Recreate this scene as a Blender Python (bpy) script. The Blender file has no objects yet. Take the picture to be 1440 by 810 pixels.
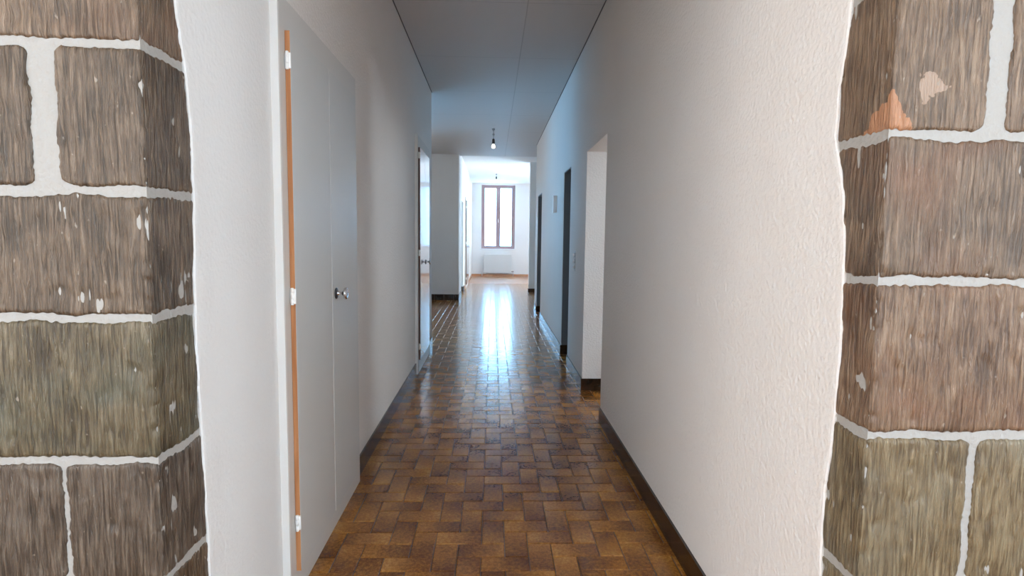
import bpy, bmesh, math, random
from mathutils import Vector, Matrix, noise
random.seed(7)
sc = bpy.context.scene
COL = sc.collection
PI = math.pi
XL, XR, HC, HF = -.728, .784, 2.977, 3.09     # corridor wall planes, corridor ceiling, far room ceiling
YE = 19.1                                      # back wall of the far room

# ------------------------------------------------------------------ materials
def nt(name):
    m = bpy.data.materials.new(name); m.use_nodes = True
    t = m.node_tree
    return m, t, t.nodes['Principled BSDF'], t.nodes, t.links
def pset(b, **k):
    for a, v in k.items():
        n = {'base': 'Base Color', 'rough': 'Roughness', 'metal': 'Metallic', 'coat': 'Coat Weight', 'coatr': 'Coat Roughness', 'spec': 'Specular IOR Level', 'ior': 'IOR', 'em': 'Emission Color', 'ems': 'Emission Strength', 'trans': 'Transmission Weight'}[a]
        b.inputs[n].default_value = (*v, 1) if isinstance(v, tuple) else v
def plain(name, col, rough=.5, **k):
    m, t, b, N, L = nt(name); pset(b, base=col, rough=rough, **k)
    return m
def N_(N, ty, **k):
    n = N.new(ty)
    for a, v in k.items():
        if a.startswith('i_'): n.inputs[a[2:].replace('_', ' ')].default_value = v
        else: setattr(n, a, v)
    return n
def ramp(N, stops):
    r = N.new('ShaderNodeValToRGB')
    while len(r.color_ramp.elements) < len(stops): r.color_ramp.elements.new(.5)
    for e, (p, c) in zip(r.color_ramp.elements, stops):
        e.position = p; e.color = (*c, 1) if len(c) == 3 else c
    return r
def painted(name, col, rough=.3, wob=.15, **k):            # enamel paint with a faint brush waviness
    m, t, b, N, L = nt(name); pset(b, base=col, rough=rough, **k)
    tc = N.new('ShaderNodeTexCoord'); n = N_(N, 'ShaderNodeTexNoise', i_Scale=18., i_Detail=3.)
    bu = N_(N, 'ShaderNodeBump', i_Strength=wob, i_Distance=.002)
    L.new(tc.outputs['Object'], n.inputs['Vector']); L.new(n.outputs['Fac'], bu.inputs['Height']); L.new(bu.outputs[0], b.inputs['Normal'])
    return m
def plaster(name, col, strength=.5, scale=95.):
    m, t, b, N, L = nt(name); pset(b, rough=.62, spec=.3)
    tc = N.new('ShaderNodeTexCoord')
    n1 = N_(N, 'ShaderNodeTexNoise', i_Scale=scale, i_Detail=4., i_Roughness=.6)
    n2 = N_(N, 'ShaderNodeTexVoronoi', i_Scale=scale * .8); n2.feature = 'SMOOTH_F1'
    n3 = N_(N, 'ShaderNodeTexNoise', i_Scale=1.3, i_Detail=3.)
    for n in (n1, n2, n3): L.new(tc.outputs['Object'], n.inputs['Vector'])
    mx = N_(N, 'ShaderNodeMath', operation='SUBTRACT'); L.new(n1.outputs['Fac'], mx.inputs[0]); L.new(n2.outputs['Distance'], mx.inputs[1])
    bu = N_(N, 'ShaderNodeBump', i_Strength=strength, i_Distance=.004)
    L.new(mx.outputs[0], bu.inputs['Height']); L.new(bu.outputs[0], b.inputs['Normal'])
    r = ramp(N, [(.3, tuple(c * .96 for c in col)), (.7, col)])
    L.new(n3.outputs['Fac'], r.inputs[0]); L.new(r.outputs[0], b.inputs['Base Color'])
    return m
M = {}
M['plaster'] = plaster('wall_plaster', (.80, .765, .73), .6)
M['plaster_pale'] = plaster('pale_plaster', (.75, .745, .73), .35)
M['far_paint'] = plaster('far_room_paint', (.8, .82, .83), .2)
M['mortar'] = plaster('mortar', (.36, .345, .32), .35, 130.)
M['enamel'] = painted('grey_enamel', (.62, .615, .59), .32, .12, coat=.15, coatr=.2)
M['enamel_gloss'] = painted('gloss_enamel', (.56, .56, .55), .14, .06, coat=.8, coatr=.08)
M['white_enamel'] = painted('white_enamel', (.78, .77, .74), .35, .1)
M['frame_grey'] = painted('frame_enamel', (.62, .60, .57), .35, .1)
M['chrome'] = plain('chrome', (.75, .75, .76), .16, metal=1.)
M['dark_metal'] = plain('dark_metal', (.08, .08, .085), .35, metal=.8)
M['plastic'] = plain('white_plastic', (.92, .92, .9), .3)
M['grey_plastic'] = plain('grey_plastic', (.35, .35, .36), .4)
M['cable'] = plain('cable', (.2, .2, .22), .5)
M['facing'] = painted('dark_facing', (.10, .105, .11), .4)
M['window_frame'] = painted('window_frame_paint', (.30, .20, .20), .4)
M['radiator'] = painted('radiator_enamel', (.66, .69, .7), .3)
def wood(name, c1, c2, rough=.45):
    m, t, b, N, L = nt(name); pset(b, rough=rough)
    tc = N.new('ShaderNodeTexCoord'); mp = N.new('ShaderNodeMapping'); mp.inputs['Scale'].default_value = (60, 60, 3)
    n = N_(N, 'ShaderNodeTexNoise', i_Scale=1., i_Detail=4., i_Distortion=.6)
    L.new(tc.outputs['Object'], mp.inputs[0]); L.new(mp.outputs[0], n.inputs['Vector'])
    r = ramp(N, [(.3, c1), (.7, c2)]); L.new(n.outputs['Fac'], r.inputs[0]); L.new(r.outputs[0], b.inputs['Base Color'])
    return m
M['raw_wood'] = wood('raw_wood_edge', (.40, .15, .05), (.56, .25, .10))
M['dark_wood'] = wood('dark_wood_edge', (.07, .028, .015), (.13, .05, .03))
M['skirting_wood'] = wood('skirting_wood', (.42, .20, .10), (.55, .28, .15), .3)

def ceiling_mat():
    m, t, b, N, L = nt('ceiling_panels'); pset(b, rough=.5, spec=.35)
    tc = N.new('ShaderNodeTexCoord'); sp = N.new('ShaderNodeSeparateXYZ'); L.new(tc.outputs['Object'], sp.inputs[0])
    def seam(out, off, period, w):
        a = N_(N, 'ShaderNodeMath', operation='SUBTRACT'); L.new(out, a.inputs[0]); a.inputs[1].default_value = off
        if period:
            q = N_(N, 'ShaderNodeMath', operation='PINGPONG'); L.new(a.outputs[0], q.inputs[0]); q.inputs[1].default_value = period / 2
        else:
            q = N_(N, 'ShaderNodeMath', operation='ABSOLUTE'); L.new(a.outputs[0], q.inputs[0])
        c = N_(N, 'ShaderNodeMath', operation='LESS_THAN'); L.new(q.outputs[0], c.inputs[0]); c.inputs[1].default_value = w
        return c.outputs[0]
    s1 = seam(sp.outputs['X'], .235, 0, .004); s2 = seam(sp.outputs['Y'], .45, 1.25, .003)
    mx = N_(N, 'ShaderNodeMath', operation='MAXIMUM'); L.new(s1, mx.inputs[0]); L.new(s2, mx.inputs[1])
    n = N_(N, 'ShaderNodeTexNoise', i_Scale=60., i_Detail=3.); L.new(tc.outputs['Object'], n.inputs['Vector'])
    mm = N_(N, 'ShaderNodeMath', operation='MULTIPLY_ADD'); L.new(n.outputs['Fac'], mm.inputs[0]); mm.inputs[1].default_value = .12
    ng = N_(N, 'ShaderNodeMath', operation='MULTIPLY'); L.new(mx.outputs[0], ng.inputs[0]); ng.inputs[1].default_value = -1.
    L.new(ng.outputs[0], mm.inputs[2])
    bu = N_(N, 'ShaderNodeBump', i_Strength=.35, i_Distance=.003); L.new(mm.outputs[0], bu.inputs['Height']); L.new(bu.outputs[0], b.inputs['Normal'])
    mix = N_(N, 'ShaderNodeMix', data_type='RGBA'); mix.inputs[6].default_value = (.60, .59, .585, 1); mix.inputs[7].default_value = (.44, .43, .425, 1)
    L.new(mx.outputs[0], mix.inputs[0]); L.new(mix.outputs[2], b.inputs['Base Color'])
    return m
M['ceiling'] = ceiling_mat()

def tile_mat():
    m, t, b, N, L = nt('glazed_clay_tile'); pset(b, rough=.22, coat=.28, coatr=.14, spec=.36)
    at = N_(N, 'ShaderNodeAttribute', attribute_name='tile_tone'); uv = N_(N, 'ShaderNodeUVMap', uv_map='UVMap'); tc = N.new('ShaderNodeTexCoord')
    n1 = N_(N, 'ShaderNodeTexNoise', i_Scale=70., i_Detail=6., i_Roughness=.8)
    n2 = N_(N, 'ShaderNodeTexNoise', i_Scale=11., i_Detail=3.)
    L.new(tc.outputs['Object'], n1.inputs['Vector']); L.new(tc.outputs['Object'], n2.inputs['Vector'])
    sp = N.new('ShaderNodeSeparateXYZ'); L.new(uv.outputs[0], sp.inputs[0])
    # value = .45*u + .55*tone + noises
    def ma(op, a, b_, c=None):
        n = N_(N, 'ShaderNodeMath', operation=op)
        for i, v in enumerate((a, b_, c)):
            if v is None: continue
            if isinstance(v, (int, float)): n.inputs[i].default_value = v
            else: L.new(v, n.inputs[i])
        return n.outputs[0]
    v = ma('MULTIPLY_ADD', sp.outputs['X'], .32, .12)
    v = ma('MULTIPLY_ADD', at.outputs['Fac'], .15, v)
    v = ma('MULTIPLY_ADD', ma('SUBTRACT', n1.outputs['Fac'], .5), 1.5, v)
    v = ma('MULTIPLY_ADD', ma('SUBTRACT', n2.outputs['Fac'], .5), .35, v)
    r = ramp(N, [(0., (.08, .022, .004)), (.26, (.20, .070, .010)), (.52, (.37, .152, .022)), (.8, (.55, .27, .056))])
    L.new(v, r.inputs[0]); L.new(r.outputs[0], b.inputs['Base Color'])
    bu = N_(N, 'ShaderNodeBump', i_Strength=.045, i_Distance=.0015)
    L.new(n2.outputs['Fac'], bu.inputs['Height']); L.new(bu.outputs[0], b.inputs['Normal']); L.new(bu.outputs[0], b.inputs['Coat Normal'])
    rr = N_(N, 'ShaderNodeMapRange', i_To_Min=.15, i_To_Max=.27); L.new(n1.outputs['Fac'], rr.inputs[0]); L.new(rr.outputs[0], b.inputs['Roughness'])
    return m
M['tile'] = tile_mat()
M['grout'] = plain('grout', (.09, .07, .055), .35)
def skirt_mat():
    m, t, b, N, L = nt('dark_skirting_tile'); pset(b, rough=.25, coat=.15, coatr=.12, spec=.35)
    tc = N.new('ShaderNodeTexCoord'); n = N_(N, 'ShaderNodeTexNoise', i_Scale=14., i_Detail=5., i_Roughness=.7); L.new(tc.outputs['Object'], n.inputs['Vector'])
    r = ramp(N, [(.3, (.012, .006, .003)), (.75, (.05, .024, .012))]); L.new(n.outputs['Fac'], r.inputs[0]); L.new(r.outputs[0], b.inputs['Base Color'])
    return m
M['skirt'] = skirt_mat()
def parquet_mat():
    m, t, b, N, L = nt('orange_parquet'); pset(b, rough=.28, coat=.4, coatr=.15)
    tc = N.new('ShaderNodeTexCoord'); br = N_(N, 'ShaderNodeTexBrick', i_Scale=1.)
    br.inputs['Brick Width'].default_value = .4; br.inputs['Row Height'].default_value = .07; br.inputs['Mortar Size'].default_value = .0015
    br.inputs['Color1'].default_value = (.44, .19, .08, 1); br.inputs['Color2'].default_value = (.34, .14, .055, 1); br.inputs['Mortar'].default_value = (.08, .03, .015, 1)
    L.new(tc.outputs['Object'], br.inputs['Vector']); L.new(br.outputs['Color'], b.inputs['Base Color'])
    return m
M['parquet'] = parquet_mat()

def stone_mat(name, dark, mid, light, tint=None, patch=False):
    m, t, b, N, L = nt(name); pset(b, rough=.4, spec=.5)
    uv = N_(N, 'ShaderNodeUVMap', uv_map='UVMap')
    mp = N.new('ShaderNodeMapping'); mp.inputs['Scale'].default_value = (150, 11, 1); L.new(uv.outputs[0], mp.inputs[0])
    st = N_(N, 'ShaderNodeTexNoise', i_Scale=1., i_Detail=4., i_Roughness=.6, i_Distortion=.8); L.new(mp.outputs[0], st.inputs['Vector'])
    bl = N_(N, 'ShaderNodeTexNoise', i_Scale=7., i_Detail=6., i_Roughness=.65); L.new(uv.outputs[0], bl.inputs['Vector'])
    def ma(op, a, b_, c=None):
        n = N_(N, 'ShaderNodeMath', operation=op)
        for i, v in enumerate((a, b_, c)):
            if v is None: continue
            if isinstance(v, (int, float)): n.inputs[i].default_value = v
            else: L.new(v, n.inputs[i])
        return n.outputs[0]
    v = ma('MULTIPLY_ADD', st.outputs['Fac'], .95, ma('MULTIPLY', bl.outputs['Fac'], .55)); v = ma('SUBTRACT', v, .25)
    r = ramp(N, [(.36, dark), (.5, mid), (.66, light)]); L.new(v, r.inputs[0])
    col = r.outputs[0]
    def mixc(fac, c_in, c):
        x = N_(N, 'ShaderNodeMix', data_type='RGBA'); L.new(fac, x.inputs[0]); L.new(c_in, x.inputs[6]); x.inputs[7].default_value = (*c, 1)
        return x.outputs[2]
    if tint:
        b2 = N_(N, 'ShaderNodeTexNoise', i_Scale=5.5, i_Detail=4.); mp2 = N.new('ShaderNodeMapping'); mp2.inputs['Location'].default_value = (3.3, 1.7, 0)
        L.new(uv.outputs[0], mp2.inputs[0]); L.new(mp2.outputs[0], b2.inputs['Vector'])
        f = N_(N, 'ShaderNodeMapRange', i_From_Min=.48, i_From_Max=.7, i_To_Max=.55); L.new(b2.outputs['Fac'], f.inputs[0]); col = mixc(f.outputs[0], col, tint)
    if patch:
        sp = N.new('ShaderNodeSeparateXYZ'); L.new(uv.outputs[0], sp.inputs[0])
        ed = N_(N, 'ShaderNodeTexNoise', i_Scale=34., i_Detail=4.); L.new(uv.outputs[0], ed.inputs['Vector'])
        w = ma('MULTIPLY', ma('SUBTRACT', ed.outputs['Fac'], .5), .06)
        # salmon triangular repair at the arris, bottom of the block (u = 0 on the arris, v = height)
        f = ma('ADD', ma('SUBTRACT', sp.outputs['Y'], 1.535), ma('MAXIMUM', ma('MULTIPLY', sp.outputs['X'], 1.7), ma('MULTIPLY', sp.outputs['X'], -1.0)))
        f = ma('LESS_THAN', ma('ADD', f, ma('MULTIPLY', w, 1.1)), .088); col = mixc(f, col, (.42, .20, .10))
        # pale chipped spot
        dx = ma('MULTIPLY', ma('SUBTRACT', sp.outputs['X'], .078), 1.); dy = ma('SUBTRACT', sp.outputs['Y'], 1.628)
        d = ma('SQRT', ma('ADD', ma('MULTIPLY', dx, dx), ma('MULTIPLY', dy, dy)), 0)
        f = ma('LESS_THAN', ma('ADD', d, ma('MULTIPLY', w, 1.6)), .026); col = mixc(f, col, (.36, .25, .18))
    # small whitish paint specks, more of them near the arris
    mp3 = N.new('ShaderNodeMapping'); mp3.inputs['Scale'].default_value = (70, 40, 1); L.new(uv.outputs[0], mp3.inputs[0])
    vo = N_(N, 'ShaderNodeTexNoise', i_Scale=1., i_Detail=2.); L.new(mp3.outputs[0], vo.inputs['Vector'])
    f = N_(N, 'ShaderNodeMapRange', i_From_Min=.70, i_From_Max=.76, i_To_Max=.8); L.new(vo.outputs['Fac'], f.inputs[0]); col = mixc(f.outputs[0], col, (.36, .30, .24))
    L.new(col, b.inputs['Base Color'])
    bu = N_(N, 'ShaderNodeBump', i_Strength=1., i_Distance=.012); L.new(v, bu.inputs['Height']); L.new(bu.outputs[0], b.inputs['Normal'])
    return m
ST = {
 'brown':  stone_mat('stone_brown', (0.047, 0.029, 0.015), (0.107, 0.069, 0.041), (0.182, 0.125, 0.080)),
 'grey':   stone_mat('stone_grey', (0.047, 0.032, 0.021), (0.101, 0.072, 0.051), (0.170, 0.131, 0.097)),
 'green':  stone_mat('stone_green', (0.050, 0.034, 0.017), (0.113, 0.084, 0.044), (0.189, 0.149, 0.092), (0.094, 0.105, 0.077)),
 'umber':  stone_mat('stone_umber', (0.071, 0.043, 0.024), (0.144, 0.092, 0.055), (0.225, 0.150, 0.095), (0.183, 0.081, 0.038)),
 'rust':   stone_mat('stone_rust', (0.084, 0.045, 0.024), (0.176, 0.104, 0.060), (0.254, 0.166, 0.103), (0.212, 0.097, 0.049)),
 'patch':  stone_mat('stone_patch', (0.084, 0.052, 0.030), (0.165, 0.104, 0.062), (0.254, 0.172, 0.108), (0.233, 0.143, 0.081), patch=True),
 'olive':  stone_mat('stone_olive', (0.092, 0.061, 0.030), (0.176, 0.127, 0.068), (0.268, 0.205, 0.119), (0.212, 0.195, 0.146)),
}

# ------------------------------------------------------------------ mesh helpers
def obj(name, bm, mat, parent=None, smooth=False):
    me = bpy.data.meshes.new(name); bm.to_mesh(me); bm.free()
    if isinstance(mat, str): mat = M[mat]
    me.materials.append(mat)
    if smooth:
        for p in me.polygons: p.use_smooth = True
    o = bpy.data.objects.new(name, me); COL.objects.link(o)
    if parent: o.parent = parent
    return o
def box(bm, x0, x1, y0, y1, z0, z1):
    vs = [bm.verts.new(p) for p in ((x0, y0, z0), (x1, y0, z0), (x1, y1, z0), (x0, y1, z0), (x0, y0, z1), (x1, y0, z1), (x1, y1, z1), (x0, y1, z1))]
    for f in ((3, 2, 1, 0), (4, 5, 6, 7), (0, 1, 5, 4), (1, 2, 6, 5), (2, 3, 7, 6), (3, 0, 4, 7)): bm.faces.new([vs[i] for i in f])
    return vs
def boxes(*L, bev=0, seg=2):
    bm = bmesh.new()
    for b in L: box(bm, *b)
    if bev: bmesh.ops.bevel(bm, geom=list(bm.edges), offset=bev, segments=seg, affect='EDGES', profile=.5)
    return bm
def lathe(bm, prof, axis='x', o=(0, 0, 0), seg=24):          # profile (radius, along), revolved about an axis through o
    rings = []
    for r, a in prof:
        ring = []
        for k in range(seg):
            t = 2 * PI * k / seg; c, s = r * math.cos(t), r * math.sin(t)
            p = {'x': (a, c, s), 'z': (c, s, a), 'y': (c, a, s)}[axis]
            ring.append(bm.verts.new((p[0] + o[0], p[1] + o[1], p[2] + o[2])))
        rings.append(ring)
    for a, b in zip(rings, rings[1:]):
        for k in range(seg): bm.faces.new((a[k], a[(k + 1) % seg], b[(k + 1) % seg], b[k]))
    bm.faces.new(rings[0][::-1]); bm.faces.new(rings[-1])
    bmesh.ops.recalc_face_normals(bm, faces=bm.faces)
    return bm
def tube(bm, pts, r, seg=10):
    pts = [Vector(p) for p in pts]; rings = []
    for i, p in enumerate(pts):
        d = (pts[min(i + 1, len(pts) - 1)] - pts[max(i - 1, 0)]).normalized()
        a = d.orthogonal().normalized() if i == 0 else (a - d * a.dot(d)).normalized()
        b = d.cross(a)
        rings.append([bm.verts.new(p + r * (math.cos(2 * PI * k / seg) * a + math.sin(2 * PI * k / seg) * b)) for k in range(seg)])
    for A, B in zip(rings, rings[1:]):
        for k in range(seg): bm.faces.new((A[k], A[(k + 1) % seg], B[(k + 1) % seg], B[k]))
    bm.faces.new(rings[0][::-1]); bm.faces.new(rings[-1])
    bmesh.ops.recalc_face_normals(bm, faces=bm.faces)
    return bm
def structure(o, label=None):
    o['kind'] = 'structure'
    if label: o['label'] = label
    return o
def thing(name, label, cat, loc=(0, 0, 0), group=None, ob=None):
    if ob is None:
        ob = bpy.data.objects.new(name, None); COL.objects.link(ob); ob.location = loc; ob.empty_display_size = .1
    ob['label'] = label; ob['category'] = cat
    if group: ob['group'] = group
    return ob
def setup(o, label=None):
    if label: o['label'] = label
    return o

# ------------------------------------------------------------------ floor: clay tiles laid in a herringbone
P, X0, Y0 = .0995, -.037, 2.25
def floor_tiles():
    bm = bmesh.new(); uvl = bm.loops.layers.uv.new('UVMap'); al = bm.faces.layers.float.new('tile_tone')
    def tile(xa, xb, ya, yb, vert):
        g, bv = .0013, .0036
        tx, ty = random.gauss(0, .0018), random.gauss(0, .0018); dz = random.gauss(0, .00025)
        cx, cy = (xa + xb) / 2, (ya + yb) / 2
        top = [(xa + g + bv, ya + g + bv), (xb - g - bv, ya + g + bv), (xb - g - bv, yb - g - bv), (xa + g + bv, yb - g - bv)]
        out = [(xa + g, ya + g), (xb - g, ya + g), (xb - g, yb - g), (xa + g, yb - g)]
        vt = [bm.verts.new((x, y, dz + (x - cx) * tx + (y - cy) * ty)) for x, y in top]
        vo = [bm.verts.new((x, y, -.0030 + (x - cx) * tx + (y - cy) * ty)) for x, y in out]
        vb = [bm.verts.new((x, y, -.008)) for x, y in out]
        tone = random.random(); fl = random.random() < .5
        fs = [bm.faces.new(vt)]
        for k in range(4):
            fs.append(bm.faces.new((vo[k], vo[(k + 1) % 4], vt[(k + 1) % 4], vt[k])))
            fs.append(bm.faces.new((vb[k], vb[(k + 1) % 4], vo[(k + 1) % 4], vo[k])))
        for f in fs:
            f[al] = tone
            for l in f.loops:
                u, v = (l.vert.co.x - xa) / (xb - xa), (l.vert.co.y - ya) / (yb - ya)
                if vert: u, v = v, u
                l[uvl].uv = (1 - u if fl else u, v)
    def inside(x, y):
        if y < 1.15: return -2.7 < x < 2.7 and y > -3.6
        if y < 6.9: return -.85 < x < (1.05 if 3.8 < y < 4.8 else .9)
        if y < 11.9: return -2.6 < x < 1.25 or (y > 10.3 and x < 2.5)
        return -1.55 < x < 2.5 and y < 16.0
    for j in range(-60, 142):
        for i in range(-28, 30):
            k = (i + j) % 4; x, y = X0 + i * P, Y0 + j * P
            if not inside(x, y): continue
            if k == 3: tile(x, x + 2 * P, y, y + P, False)
            elif k == 1: tile(x, x + P, y, y + 2 * P, True)
    return bm
fl = structure(obj('floor', floor_tiles(), 'tile'), 'brown glazed clay tile floor laid in herringbone')
obj('grout_bed', boxes((-2.75, 2.75, -3.7, 16.05, -.06, -.0042)), 'grout', fl)
structure(obj('floor', boxes((-1.6, 2.5, 16.07, 19.4, -.05, 0)), 'parquet'), 'orange wooden parquet of the far room')

# ------------------------------------------------------------------ ceilings
structure(obj('ceiling', boxes((-2.6, XR - .011, 6.82, 11.95, HC, HC + .05), (XL + .011, XR - .011, 1.0, 6.82, HC, HC + .05), (XR - .011, 2.5, 10.48, 11.95, HC, HC + .05)), 'ceiling'), 'grey panelled corridor ceiling with thin seams')
structure(obj('ceiling', boxes((-1.6, 2.5, 11.95, 19.4, HF, HF + .05), (-2.6, 2.5, 11.95, 11.98, HC, HF)), 'far_paint'), 'bright white ceiling of the far room')
tb = boxes((XL - .002, XL + .014, 1.44, 6.82, HC + .006, HC + .03)); box(tb, XR - .014, XR + .002, 1.30, 10.48, HC + .006, HC + .03)  # dark strips put in for the shade of the wall-ceiling gap
structure(obj('trim_1', tb, 'dark_metal'), 'dark strip standing in for the shadow gap between wall and ceiling')

# ------------------------------------------------------------------ walls
HW = 3.1
bL = [(-.90, XL, 1.44, 6.82, 0, HW)]
structure(obj('wall_left', boxes(*bL), 'plaster'))
# block and far left wall with an opening at Y 12.75-13.6
structure(obj('wall_alcove', boxes((-1.7, -.70, 11.75, 12.72, 0, HF), (-1.7, -.70, 12.72, 13.6, 2.12, HF), (-.95, -.70, 13.6, YE, 0, HF), (-2.75, -1.7, 11.75, 11.9, 0, HF)), 'plaster_pale'), 'pale plaster block at the end of the corridor')
structure(obj('wall_side', boxes((-2.75, -2.6, 6.6, 8.0, 0, HW), (-2.75, -2.6, 10.4, 11.75, 0, HW), (-2.75, -2.6, 8.0, 10.4, 0, 2.05), (-2.75, -2.6, 8.0, 10.4, 2.6, HW), (-2.6, -.90, 6.6, 6.75, 0, HW)), 'plaster'))
o1, o2, o3 = (3.98, 4.82), (5.80, 6.36), (9.22, 10.02)
ys = [1.30, *o1, *o2, *o3, 10.48]
bR = [(XR, 1.14, ys[i], ys[i + 1], 0, HW) for i in (0, 2, 4, 6)] + [(XR, 1.14, a, b, 2.04, HW) for a, b in (o1, o2, o3)]
structure(obj('wall_right', boxes(*bR), 'plaster'))
for n, (a, b_) in enumerate((o2, o3)):  # far jambs and heads of these two openings covered in dark grey
    structure(obj('trim_%d' % (n + 2), boxes((XR + .004, 1.07, b_ - .012, b_, .107, 2.028), (XR + .004, 1.07, a, b_, 2.028, 2.04)), 'facing'), 'dark grey jamb and head lining')
structure(obj('wall_recess', boxes((1.14, 2.5, 10.33, 10.48, 0, HW), (2.5, 2.62, 10.33, 15.2, 0, HW), (2.5, 2.62, 17.4, YE, 0, HW), (2.5, 2.62, 15.2, 17.4, 0, 1.2), (2.5, 2.62, 15.2, 17.4, 2.8, HW), (.872, 2.5, 13.62, 13.80, 0, HF)), 'far_paint'), 'bright wall stub beyond the corridor on the right')
# back wall with the window hole
wx0, wx1, wz0, wz1 = -.385, .735, .915, 3.035
structure(obj('wall_back', boxes((-.95, wx0, YE, YE + .3, 0, HF), (wx1, 2.62, YE, YE + .3, 0, HF), (wx0, wx1, YE, YE + .3, 0, wz0), (wx0, wx1, YE, YE + .3, wz1, HF)), 'far_paint'))

# side room and window added behind the nearest right opening to light the corridor
structure(obj('wall_added_room', boxes((1.14, 3.6, 2.7, 2.8, 0, HW), (1.14, 3.6, 5.68, 5.78, 0, HW), (3.5, 3.62, 2.8, 3.6, 0, HW), (3.5, 3.62, 5.2, 5.68, 0, HW), (3.5, 3.62, 3.6, 5.2, 0, 1.3), (3.5, 3.62, 3.6, 5.2, 2.4, HW)), 'plaster_pale'))
structure(obj('ceiling', boxes((1.14, 3.6, 2.7, 5.78, 2.98, 3.05)), 'plaster_pale'), 'ceiling of the added side room')
structure(obj('floor', boxes((1.14, 3.6, 2.7, 5.78, -.05, -.001)), 'parquet'), 'wooden floor of the added side room')

# doors that close the side openings, set back in their reveals
def flat_door(n, x, y0, y1, sgn, label):
    d = structure(obj('door_%d' % n, boxes((x, x + .04, y0 + .05, y1 - .05, .012, 1.99), bev=.002), 'frame_grey'), label)
    fx = (x - .012, x + .05) if sgn < 0 else (x - .01, x + .052)
    obj('door_frame', boxes((fx[0], fx[1], y0, y0 + .05, 0, 2.04), (fx[0], fx[1], y1 - .05, y1, 0, 2.04), (fx[0], fx[1], y0 + .05, y1 - .05, 1.99, 2.04)), 'window_frame', d)
    k = bmesh.new(); s = sgn; xx = x if s < 0 else x + .04
    lathe(k, [(.026, xx), (.026, xx + s * .006), (.01, xx + s * .008), (.01, xx + s * .04), (.026, xx + s * .045), (.024, xx + s * .06)], 'x', (0, y1 - .11, 1.04))
    obj('door_knob', k, 'chrome', d, True)
flat_door(2, 1.085, *o2, -1, 'recessed door in the middle opening on the right')
flat_door(3, 1.085, *o3, -1, 'recessed door in the farthest opening on the right')
flat_door(4, -1.3, 12.72, 13.6, 1, 'recessed door in the far opening on the left')

# ------------------------------------------------------------------ baseboards (dark clay tile strips with joints)
def skirt_run(bm, a, b, nrm, h=.106, th=.010, step=.2):
    a, b = Vector((*a, 0)), Vector((*b, 0)); L = (b - a).length; d = (b - a) / L; n = Vector((*nrm, 0)); s = 0
    while s < L - .002:
        e = min(s + step, L); p, q = a + d * (s + .0008), a + d * (e - .0008)
        pts = [p, q, q + n * th, p + n * th]
        lo = [bm.verts.new((v.x, v.y, .001)) for v in pts]; hi = [bm.verts.new((v.x, v.y, h)) for v in pts]
        bm.faces.new(lo); bm.faces.new(hi)
        for k in range(4): bm.faces.new((lo[k], lo[(k + 1) % 4], hi[(k + 1) % 4], hi[k]))
        s = e
    bmesh.ops.recalc_face_normals(bm, faces=bm.faces)
def skirt(name, runs, mat='skirt', **k):
    bm = bmesh.new()
    for r in runs: skirt_run(bm, *r, **k)
    return structure(obj(name, bm, mat))
skirt('baseboard_left', [((XL, 3.0), (XL, 5.385), (1, 0)), ((XL, 6.42), (XL, 6.82), (1, 0)), ((-.90, 6.82), (XL + .01, 6.82), (0, 1))])
skirt('baseboard_right', [((XR, 1.30), (XR, o1[0]), (-1, 0)), ((XR, o1[1]), (XR, o2[0]), (-1, 0)), ((XR, o2[1]), (XR, o3[0]), (-1, 0)), ((XR, o3[1]), (XR, 10.48), (-1, 0)),
      ((XR - .01, o1[1]), (1.06, o1[1]), (0, -1)), ((XR - .01, o2[1]), (1.06, o2[1]), (0, -1)), ((XR - .01, o3[1]), (1.06, o3[1]), (0, -1)),
      ((XR, o1[0]), (1.06, o1[0]), (0, 1)), ((XR, o2[0]), (1.06, o2[0]), (0, 1)), ((XR, o3[0]), (1.06, o3[0]), (0, 1)), ((XR, 10.48), (2.5, 10.48), (0, 1))])
skirt('baseboard_alcove', [((-2.6, 11.75), (-.70, 11.75), (0, -1)), ((-.70, 11.75), (-.70, 12.72), (1, 0)), ((-.70, 13.6), (-.70, 14.0), (1, 0)), ((-.69, 13.6), (-1.2, 13.6), (0, -1)), ((-2.6, 6.75), (-2.6, 11.74), (1, 0))], h=.125)
skirt('baseboard_recess', [((.862, 13.62), (2.5, 13.62), (0, -1)), ((.872, 13.62), (.872, 13.80), (-1, 0))], h=.09)
skirt('baseboard_back', [((-.70, YE), (2.5, YE), (0, -1)), ((-.70, 15.9), (-.70, YE), (1, 0)), ((-.70, 14.0), (-.70, 14.35), (1, 0))], 'skirting_wood', h=.075, th=.014, step=6)

# ------------------------------------------------------------------ rough stone quoins either side of the passage
def interp(pts, z):
    pts = sorted(pts)
    if z <= pts[0][0]: return pts[0][1]
    for (a, va), (b, vb) in zip(pts, pts[1:]):
        if z <= b:
            t = (z - a) / (b - a); t = t * t * (3 - 2 * t) * .5 + t * .5
            return va + (vb - va) * t
    return pts[-1][1]
PL = [(0, 1.425), (.453, 1.431), (.57, 1.428), (.724, 1.421), (.874, 1.414), (1.019, 1.407), (1.195, 1.41), (1.419, 1.42), (1.555, 1.42), (1.7, 1.405), (1.774, 1.386), (1.844, 1.37), (2.1, 1.33), (3.1, 1.30)]
PR = [(0, 1.25), (.539, 1.255), (.65, 1.261), (.736, 1.261), (.827, 1.248), (.931, 1.24), (1.064, 1.235), (1.192, 1.238), (1.287, 1.243), (1.413, 1.256), (1.486, 1.279), (1.562, 1.303), (1.656, 1.30), (1.759, 1.282), (1.84, 1.275), (2.1, 1.26), (3.1, 1.25)]

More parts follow.
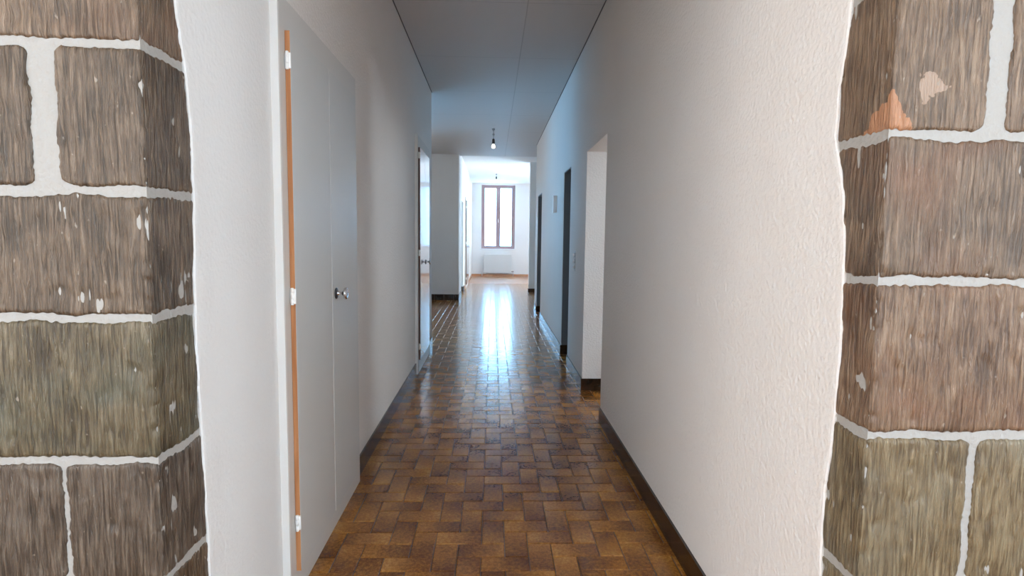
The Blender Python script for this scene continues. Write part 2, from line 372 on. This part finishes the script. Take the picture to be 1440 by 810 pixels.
def stone(side, parent, u0, u1, z0, z1, mat, seed, label=None, ruin=.0045):
    """u runs along the face: u < 0 on the return (into the passage), u > 0 on the front face away from the arris."""
    xc, yf, s = (XL - .002, 1.238, -1) if side == 'L' else (XR + .002, 1.130, 1)
    step = .0034
    nv = max(8, int((z1 - z0) / step / 1.6)); nu = max(8, int((u1 - u0) / step))
    def nz(x, y, z=0.): return noise.noise(Vector((x, y, z + seed * 3.17)))
    bm = bmesh.new(); uvl = bm.loops.layers.uv.new('UVMap'); grid = []; uvs = {}
    rc = .018
    ra = .007                                              # rounded arris
    for jv in range(nv + 1):
        v = jv / nv; row = []
        for iu in range(nu + 1):
            w = iu / nu
            zz = z0 + (z1 - z0) * v; uu = u0 + (u1 - u0) * w
            dv = min(v, 1 - v) * (z1 - z0); du = min(w, 1 - w) * (u1 - u0)
            # rounded block corners
            if dv < rc:
                ins = rc * (1 - math.sqrt(max(0, 1 - (1 - dv / rc) ** 2)))
                if u0 > -.05 or w > .5: uu += (ins if w < .5 else -ins) * (2 * abs(w - .5)) ** 6
            # irregular outline
            ez = (abs(2 * v - 1)) ** 5; eu = (abs(2 * w - 1)) ** 7
            zz += ez * (nz(uu * 14, v * 2, 1) * ruin * 1.6 + nz(uu * 90, v * 2, 2) * ruin * .9)
            uu += eu * (nz(w * 2, zz * 16, 3) * ruin * 1.6 + nz(w * 2, zz * 100, 4) * ruin * .9)
            # relief
            edge = min(1, min(dv, du) / .006)
            chip = max(0, nz(uu * 26, zz * 20, 5) - .28) * .010
            g = nz(uu * 150, zz * 11, 6) * .0026 + nz(uu * 300, zz * 30, 9) * .0010 + nz(uu * 12, zz * 9, 7) * .0025
            arr = math.exp(-(uu / .012) ** 2) * max(0, nz(zz * 60, seed, 8)) * .008   # knocks along the arris
            h = (g - chip - arr) * edge - (1 - edge) * .004
            # position on the L-shaped face with rounded corner
            if uu > ra: px, py, nx, ny = xc + s * uu, yf, 0, -1
            elif uu < -ra: px, py, nx, ny = xc, yf - uu, -s, 0
            else:
                t = (uu + ra) / (2 * ra) * PI / 2          # 0 return .. pi/2 front
                rr = ra
                px = xc + s * rr - s * rr * math.cos(t); py = yf + rr - rr * math.sin(t)
                nx, ny = -s * math.cos(t), -math.sin(t)
            vt = bm.verts.new((px + nx * h, py + ny * h, zz)); uvs[vt] = (uu, zz); row.append(vt)
        grid.append(row)
    for a, b in zip(grid, grid[1:]):
        for k in range(nu): bm.faces.new((a[k], a[k + 1], b[k + 1], b[k]))
    # skirt that goes back into the wall
    cyc = grid[0] + [r[-1] for r in grid[1:]] + grid[-1][-2::-1] + [r[0] for r in grid[-2:0:-1]]
    back = []
    for vt in cyc:
        u = uvs[vt][0]; dx, dy = (0, .02) if u > 0 else (s * .02, 0)
        if abs(u) < .02: dx, dy = s * .02, .02
        n = bm.verts.new((vt.co.x + dx, vt.co.y + dy, vt.co.z)); uvs[n] = uvs[vt]; back.append(n)
    for k in range(len(cyc)):
        q = (k + 1) % len(cyc); bm.faces.new((cyc[k], cyc[q], back[q], back[k]))
    for f in bm.faces:
        for l in f.loops: l[uvl].uv = uvs[l.vert]
    bmesh.ops.recalc_face_normals(bm, faces=bm.faces)
    return setup(obj('stone_block', bm, ST[mat], parent, True), label)

mo = .008
# left pier: mortar core, stones, header
wl = structure(obj('wall_front_left', boxes((-2.7, XL - .005, 1.243, 1.46, 0, HW)), 'mortar'), 'stone pier with pale mortar joints left of the passage')
rows = [(0, .255), (.268, .53), (.547, .812), (.828, 1.127), (1.143, 1.398), (1.416, 1.699), (1.716, 1.985), (2.0, 2.27), (2.285, 2.60)]
ret = -.215
Lb = [(0, 'grey', [.30, .9]), (1, 'brown', [.5, .9]), (2, 'grey', [(.202, .211), .62]), (3, 'green', [.52, .95]), (4, 'brown', [.48, .9]), (5, 'brown', [(.178, .232), .6]), (6, 'umber', [.36, .9]), (7, 'grey', [.5, .9]), (8, 'brown', [.3, .8])]
sd = 1
for r, mt, cuts in Lb:
    z0, z1 = rows[r]; u = ret
    for c in cuts:
        a, b = c if isinstance(c, tuple) else (c - .007, c + .007)
        m2 = mt
        lab = {(3): 'greenish grey-brown stone block'}.get(r)
        stone('L', wl, u, a, z0, z1, m2, sd, lab if u < 0 else None); sd += 1; u = b
rowsR = [(0, .29), (.305, .580), (.597, .907), (.924, 1.232), (1.249, 1.526), (1.543, 1.835), (1.85, 2.12), (2.135, 2.4)]
Rb = [(0, 'olive', [.3, .8]), (1, 'olive', [.45, .9]), (2, 'olive', [(.223, .239), .7]), (3, 'rust', [.55, .95]), (4, 'umber', [.5, .95]), (5, 'patch', [(.197, .240), .7]), (6, 'umber', [.5, .9]), (7, 'rust', [.3, .8])]
wr = structure(obj('wall_front_right', boxes((XR + .005, 2.7, 1.135, 1.32, 0, HW)), 'mortar'), 'stone pier with pale mortar joints right of the passage')
for r, mt, cuts in Rb:
    z0, z1 = rowsR[r]; u = -.18
    for c in cuts:
        a, b = c if isinstance(c, tuple) else (c - .007, c + .007)
        lab = {5: 'brown stone block with a salmon repair patch', 3: 'reddish brown stone block', 2: 'olive beige stone block'}.get(r)
        stone('R', wr, u, a, z0, z1, mt, sd, lab if u < 0 else None); sd += 1; u = b
structure(obj('wall_lintel', boxes((-.76, .82, 1.15, 1.44, 2.45, HW)), 'plaster'), 'plastered lintel over the passage')

# plaster coats lapping over the stones with a wavy edge
def coat(side, pts, yend, thick=.0045):
    xw, s = (XL, 1) if side == 'L' else (XR, -1)
    bm = bmesh.new(); rows_ = []
    n = 520
    for j in range(n + 1):
        z = j / n * HW
        y = interp(pts, z) + noise.noise(Vector((z * 22, 7.7 if s > 0 else 2.2, 0))) * .0035 + noise.noise(Vector((z * 95, 1.1, s))) * .0016
        xo = xw + s * .0025
        rows_.append([bm.verts.new(p) for p in ((xw - s * .012, y + .002, z), (xw - s * .001, y, z), (xo, y + .003, z), (xw + s * .0032, y + .012, z), (xw + s * .0005, y + .09, z), (xw + s * .0005, yend, z), (xw - s * .012, yend, z))])
    for a, b in zip(rows_, rows_[1:]):
        for k in range(6): bm.faces.new((a[k], a[k + 1], b[k + 1], b[k]))
    bmesh.ops.recalc_face_normals(bm, faces=bm.faces)
    return bm
structure(obj('wall_left_edge', coat('L', PL, 1.932), 'plaster_pale'), 'white plaster edge lapping over the left stones')
structure(obj('wall_right_edge', coat('R', PR, 1.60), 'plaster'), 'plaster edge lapping over the right stones')

# ------------------------------------------------------------------ overlay-leaf wall cupboards
def knob(parent, x, y, z):
    e = bmesh.new(); lathe(e, [(.024, x - .001), (.025, x + .003), (.021, x + .006)], 'x', (0, y, z)); r = obj('rosette', e, 'dark_metal', parent, True)
    k = bmesh.new(); lathe(k, [(.0125, x + .005), (.008, x + .010), (.0075, x + .026), (.012, x + .032), (.024, x + .037), (.0265, x + .041), (.026, x + .046), (.021, x + .049)], 'x', (0, y, z), 28)
    return obj('knob', k, 'chrome', parent, True)
def cupboard(label, y0, y1, top, la, lb, z0, z1, edge, enamel, hz, kz, loc=XL, framem='frame_grey'):
    t = thing('wall_cupboard', label, 'cupboard', (loc, y0, 0), 'built-in wall cupboards')
    W = y1 - y0; fx = .025; lx = .043
    a, b = la - y0, lb - y0; mid = (a + b) / 2
    # front frame: two stiles, head, plinth and inner board
    fb = boxes((0.001, fx, 0, a + .02, .001, top), (0.001, fx, b - .02, W, .001, top), (0.001, fx, a + .02, b - .02, z1 - .02, top), (0.001, fx, a + .02, b - .02, .001, z0 + .02))
    obj('frame', fb, framem, t)
    obj('trim_board', boxes((-.010, fx + .0012, -.012, -.0005, .001, top + .001)), 'white_enamel', t) 
    for i, (p, q) in enumerate(((a, mid - .0015), (mid + .0015, b))):
        d = obj('door', boxes((fx + .001, lx, p + .0015, q, z0, z1), bev=.0012, seg=1), enamel, t)
        if i == 0:
            obj('edge_band', boxes((fx + .001, lx - .0006, p, p + .0012, z0 + .001, z1 - .001)), edge, d)
            for h in hz:
                hb = boxes((fx + .0015, lx + .003, p - .006, p + .001, h - .026, h + .026), bev=.001)
                lathe(hb, [(.0045, h - .03), (.0055, h - .028), (.0055, h - .009), (.0045, h - .0085), (.0045, h - .0075), (.0055, h - .007), (.0055, h + .012), (.0045, h + .0125), (.0055, h + .013), (.0055, h + .028), (.0045, h + .03)], 'z', (fx + .010, p - .008, 0), 14)
                obj('hinge', hb, 'plastic', d, True)
        else:
            knob(d, lx, p + .055, kz)
    return t
cupboard('tall grey two-door wall cupboard nearest the camera, orange raw wood along its hinge edge', 1.945, 2.985, 2.105, 1.995, 2.905, .10, 2.0, 'raw_wood', 'enamel', (1.90, 1.105, .285), 1.065)
cupboard('narrow glossy wall cupboard with dark hinge edge, far end of the long left wall', 5.385, 6.41, 2.255, 5.425, 6.20, .13, 2.145, 'dark_wood', 'enamel_gloss', (2.07, 1.16, .26), 1.055)
cupboard('farthest wall cupboard, on the bright left wall between the dark opening and the window', 14.36, 15.86, 2.30, 14.40, 15.75, .10, 2.22, 'dark_wood', 'enamel_gloss', (2.05, 1.16, .26), 1.055, loc=-.70)

# ------------------------------------------------------------------ window, radiator
w = structure(obj('window_1', boxes((wx0, wx1, YE + .10, YE + .155, wz0, wz0 + .05), (wx0, wx1, YE + .10, YE + .155, wz1 - .05, wz1), (wx0, wx0 + .05, YE + .10, YE + .155, wz0 + .05, wz1 - .05), (wx1 - .05, wx1, YE + .10, YE + .155, wz0 + .05, wz1 - .05)), 'window_frame'), 'tall double casement window with brown-violet frame')
mx = (wx0 + wx1) / 2
glass = plain('window_glass', (1, 1, 1), 0.0, trans=1., ior=1.01)
for s0, s1 in ((wx0 + .044, mx - .001), (mx + .001, wx1 - .044)):
    z0, z1 = wz0 + .046, wz1 - .046
    c = obj('casement', boxes((s0, s1, YE + .115, YE + .165, z0, z0 + .055), (s0, s1, YE + .115, YE + .165, z1 - .055, z1), (s0, s0 + .07, YE + .115, YE + .165, z0 + .055, z1 - .055), (s1 - .07, s1, YE + .115, YE + .165, z0 + .055, z1 - .055)), 'window_frame', w)
    obj('pane', boxes((s0 + .07, s1 - .07, YE + .138, YE + .142, z0 + .055, z1 - .055)), glass, c)
obj('astragal', boxes((mx - .02, mx + .02, YE + .108, YE + .116, wz0 + .05, wz1 - .05), bev=.002), 'window_frame', w)
hb = boxes((mx - .008, mx + .008, YE + .088, YE + .10, 1.80, 1.92), bev=.002); obj('window_handle', hb, 'chrome', w)
obj('window_sill', boxes((wx0 - .0, wx1 + .0, YE - .02, YE + .10, wz0 - .025, wz0 + .002), bev=.003), 'far_paint', w)

rd = thing('radiator', 'low white panel radiator under the bright window', 'radiator', (.17, YE - .12, 0))
rb = boxes((-.46, .46, -.018, .018, .12, .72), bev=.006)
for k in range(23):
    x = -.44 + k * .04; box(rb, x - .011, x + .011, -.026, .026, .155, .685)
obj('panel', rb, 'radiator', rd)
obj('top_grille', boxes((-.46, .46, -.035, .035, .715, .735), bev=.003), 'radiator', rd)
for s in (-1, 1):
    obj('bracket', boxes((s * .36 - .012, s * .36 + .012, .02, .119, .25, .60)), 'radiator', rd)
pb = bmesh.new(); tube(pb, [(.46, 0, .17), (.50, 0, .17), (.52, 0, .15), (.52, 0, .001)], .009); obj('pipe', pb, 'radiator', rd, True); pb = bmesh.new(); tube(pb, [(-.46, 0, .17), (-.50, 0, .17), (-.52, 0, .15), (-.52, 0, .001)], .009); obj('pipe', pb, 'radiator', rd, True)
vb = bmesh.new(); lathe(vb, [(.018, .46), (.022, .475), (.022, .53), (.017, .54)], 'x', (0, -.01, .17), 16); obj('valve', vb, 'grey_plastic', rd, True)

# ------------------------------------------------------------------ bare pendant bulbs
bulb_m = plain('lit_bulb', (1, .95, .85), .2, em=(1., .9, .75), ems=2.2)
def pendant(name, label, x, y, zc, drop, lit=True):
    t = thing(name, label, 'lamp', (x, y, zc), 'bare bulb pendants')
    b = bmesh.new(); lathe(b, [(.022, 0), (.024, -.012), (.013, -.03), (.006, -.034)], 'z'); obj('ceiling_rose', b, 'grey_plastic', t, True)
    b = bmesh.new(); tube(b, [(0, 0, -.03), (.003, 0, -drop * .4), (-.002, 0, -drop * .7), (0, 0, -drop + .135)], .0038); obj('cable', b, 'cable', t, True)
    b = bmesh.new(); lathe(b, [(.010, -drop + .03 - .0 + .062), (.013, -drop + .085), (.0135, -drop + .07), (.012, -drop + .066)], 'z', (0, 0, -.0), 12); b.free()
    b = bmesh.new(); lathe(b, [(.014, -.075), (.016, -.082), (.016, -.098), (.010, -.105)], 'z', seg=14); obj('connector', b, 'grey_plastic', t, True)
    b = bmesh.new(); lathe(b, [(.008, -drop + .150), (.019, -drop + .140), (.021, -drop + .098), (.023, -drop + .094), (.023, -drop + .076), (.018, -drop + .070)], 'z', seg=20); obj('socket', b, 'dark_metal', t, True)
    b = bmesh.new(); lathe(b, [(.013, -drop + .075), (.016, -drop + .064), (.027, -drop + .045), (.030, -drop + .028), (.026, -drop + .010), (.012, -drop + .001), (.002, -drop)], 'z', seg=20); obj('bulb', b, bulb_m, t, True)
pendant('pendant_lamp', 'bare glowing bulb hanging on a short cable from the corridor ceiling', -.004, 8.95, HC, .30)
pendant('pendant_lamp', 'tiny farther bulb hanging in front of the bright window', .085, 16.3, HF, .22)

# ------------------------------------------------------------------ switch and intercom on the right wall
sw = thing('light_switch', 'vertical triple rotary switch plate between two openings on the right wall', 'switch', (XR, 5.375, 1.10))
obj('plate', boxes((-.006, .003, -.036, .036, -.095, .095), bev=.002), M['frame_grey'], sw)
for dz in (-.058, 0, .058):
    b = bmesh.new(); lathe(b, [(.021, -.0055), (.021, -.009), (.017, -.011)], 'x', (0, 0, dz), 20); r = obj('socket_ring', b, 'grey_plastic', sw, True)
    b = bmesh.new(); lathe(b, [(.015, -.010), (.0155, -.019), (.012, -.022)], 'x', (0, 0, dz), 20)
    box(b, -.026, -.021, -.004, .004, dz - .012, dz + .012); obj('toggle', b, 'plastic', sw)
ic = thing('intercom', 'small white wall intercom handset, high on the right wall between the far openings', 'intercom', (XR, 7.06, 1.63))
obj('back_plate', boxes((-.014, .003, -.03, .03, .0, .205), bev=.003), 'plastic', ic)
b = boxes((-.046, -.014, -.024, .024, .03, .185), bev=.004); box(b, -.046, -.014, -.022, .022, .178, .205); box(b, -.048, -.014, -.024, .024, -.005, .035)
obj('handset', b, 'plastic', ic)
b = boxes((-.018, -.013, -.006, .006, .05, .06), (-.018, -.013, -.006, .006, .075, .085)); obj('button', b, 'grey_plastic', ic)

# ------------------------------------------------------------------ the room behind the camera (windows placed to give the front light)
for nm, a, b_ in (('left', -2.85, -2.7), ('right', 2.7, 2.85)):
    structure(obj('wall_room_' + nm, boxes((a, b_, -3.7, -1.8, 0, 3.1), (a, b_, .6, 1.46, 0, 3.1), (a, b_, -1.8, .6, 0, .6), (a, b_, -1.8, .6, 2.8, 3.1)), 'plaster_pale'))
structure(obj('ceiling', boxes((-2.85, 2.85, -3.7, 1.15, 3.1, 3.2)), 'plaster_pale'), 'ceiling of the room in front of the passage')
bw = []
xs = [-2.7, -1.85, -.75, .75, 1.85, 2.7]
for i in (0, 2, 4): bw.append((xs[i], xs[i + 1], -3.7, -3.55, 0, 3.1))
for i in (1, 3): bw += [(xs[i], xs[i + 1], -3.7, -3.55, 0, 1.0), (xs[i], xs[i + 1], -3.7, -3.55, 2.5, 3.1)]
structure(obj('wall_room_rear', boxes(*bw), 'plaster_pale'))
for n, (a, b_) in enumerate(((xs[1], xs[2]), (xs[3], xs[4]))):
    m_ = (a + b_) / 2
    structure(obj('window_%d' % (n + 2), boxes((a, a + .06, -3.66, -3.6, 1., 2.5), (b_ - .06, b_, -3.66, -3.6, 1., 2.5), (a, b_, -3.66, -3.6, 1., 1.06), (a, b_, -3.66, -3.6, 2.44, 2.5), (m_ - .03, m_ + .03, -3.66, -3.6, 1., 2.5)), 'window_frame'), 'window behind the viewpoint')

def side_window(n, x, y0, y1, z0, z1, label):
    m_ = (y0 + y1) / 2
    structure(obj('window_%d' % n, boxes((x - .03, x + .03, y0, y0 + .06, z0, z1), (x - .03, x + .03, y1 - .06, y1, z0, z1), (x - .03, x + .03, y0, y1, z0, z0 + .06), (x - .03, x + .03, y0, y1, z1 - .06, z1), (x - .03, x + .03, m_ - .04, m_ + .04, z0, z1)), 'window_frame'), label)
side_window(4, -2.78, -1.8, .6, .6, 2.8, 'unseen left window added for side light in the room in front of the passage')  # both side windows are added out of view for lateral light on the passage
side_window(5, 2.78, -1.8, .6, .6, 2.8, 'unseen right window added for side light in the room in front of the passage')
side_window(6, -2.68, 8.0, 10.4, 2.05, 2.6, 'unseen window added to light the alcove left of the corridor')  # added out of view to brighten the alcove and the wall opposite

side_window(8, 3.56, 3.6, 5.2, 1.3, 2.4, 'window of the added side room, lighting the corridor from the right')  # window added with the side room to throw light into the corridor
side_window(7, 2.56, 15.2, 17.4, 1.2, 2.8, 'unseen right side window added to brighten the far room')  # extra window out of view, added as fill light for the far room

# ------------------------------------------------------------------ light
def area(name, loc, rot, sx, sy, power, col, portal=False):
    l = bpy.data.lights.new(name, 'AREA'); l.shape = 'RECTANGLE'; l.size = sx; l.size_y = sy; l.energy = power; l.color = col
    if portal: l.cycles.is_portal = True
    o = bpy.data.objects.new(name, l); o.location = loc; o.rotation_euler = rot; COL.objects.link(o); return o
SKY_FRONT, SKY_FAR = 7.4, 48.
for cx in (-1.3, 1.3): area('window_portal', (cx, -3.55, 1.75), (PI / 2, 0, 0), 1.1, 1.5, 1, (1, 1, 1), True)
for sx in (-1, 1): area('window_portal', (sx * 2.7, -.6, 1.7), (PI / 2, 0, -sx * -PI / 2), 2.4, 2.2, 1, (1, 1, 1), True)
area('window_portal', (-2.6, 9.2, 2.32), (PI / 2, 0, -PI / 2), 2.4, .55, 1, (1, 1, 1), True)
area('window_portal', (3.5, 4.4, 1.85), (PI / 2, 0, PI / 2), 1.6, 1.1, 1, (1, 1, 1), True)
area('window_portal', (2.5, 16.3, 2.0), (PI / 2, 0, PI / 2), 2.2, 1.6, 1, (1, 1, 1), True)
area('window_portal', (mx, YE + .2, 1.97), (-PI / 2, 0, 0), 1.1, 2.1, 1, (1, 1, 1), True)

W = bpy.data.worlds.new('world'); sc.world = W; W.use_nodes = True
wn, wl_ = W.node_tree.nodes, W.node_tree.links
bg = wn['Background']; tcw = wn.new('ShaderNodeTexCoord'); sw_ = wn.new('ShaderNodeSeparateXYZ'); wl_.new(tcw.outputs['Generated'], sw_.inputs[0])
rw = ramp(wn, [(.5, (1., .945, .885)), (.72, (.28, .62, 1.))])                # hazy sunny side to clear blue side of the sky
mw = N_(wn, 'ShaderNodeMapRange', i_From_Min=-1., i_From_Max=1.); wl_.new(sw_.outputs['Y'], mw.inputs[0]); wl_.new(mw.outputs[0], rw.inputs[0]); 
mxx = N_(wn, 'ShaderNodeMapRange', i_From_Min=.2, i_From_Max=.9); wl_.new(sw_.outputs['X'], mxx.inputs[0])
mxc = N_(wn, 'ShaderNodeMix', data_type='RGBA'); wl_.new(mxx.outputs[0], mxc.inputs[0]); wl_.new(rw.outputs[0], mxc.inputs[6]); mxc.inputs[7].default_value = (.84, .93, 1., 1)
wl_.new(mxc.outputs[2], bg.inputs[0])
ms = N_(wn, 'ShaderNodeMapRange', i_From_Min=.1, i_From_Max=.5, i_To_Min=SKY_FRONT, i_To_Max=SKY_FAR); wl_.new(sw_.outputs['Y'], ms.inputs[0]); wl_.new(ms.outputs[0], bg.inputs[1])

# ------------------------------------------------------------------ camera
F = 800.
pitch, yaw, roll = .08934, .03469, math.radians(.7)
cam = bpy.data.cameras.new('camera'); cam.sensor_width = 36; cam.lens = F * 36 / 1440; cam.clip_start = .02
co = bpy.data.objects.new('camera', cam); COL.objects.link(co)
co.matrix_world = Matrix.Translation((0, 0, 1.32)) @ Matrix.Rotation(-yaw, 4, 'Z') @ Matrix.Rotation(PI / 2 - pitch, 4, 'X') @ Matrix.Rotation(roll, 4, 'Z')
sc.camera = co
sc.view_settings.view_transform = 'Standard'; sc.view_settings.look = 'None'; sc.view_settings.gamma = 1; sc.view_settings.use_curve_mapping = False
sc.view_settings.exposure = 0.
sc.cycles.use_denoising = True
sc.cycles.max_bounces = 10; sc.cycles.diffuse_bounces = 8; sc.cycles.glossy_bounces = 5; sc.cycles.sample_clamp_indirect = 8
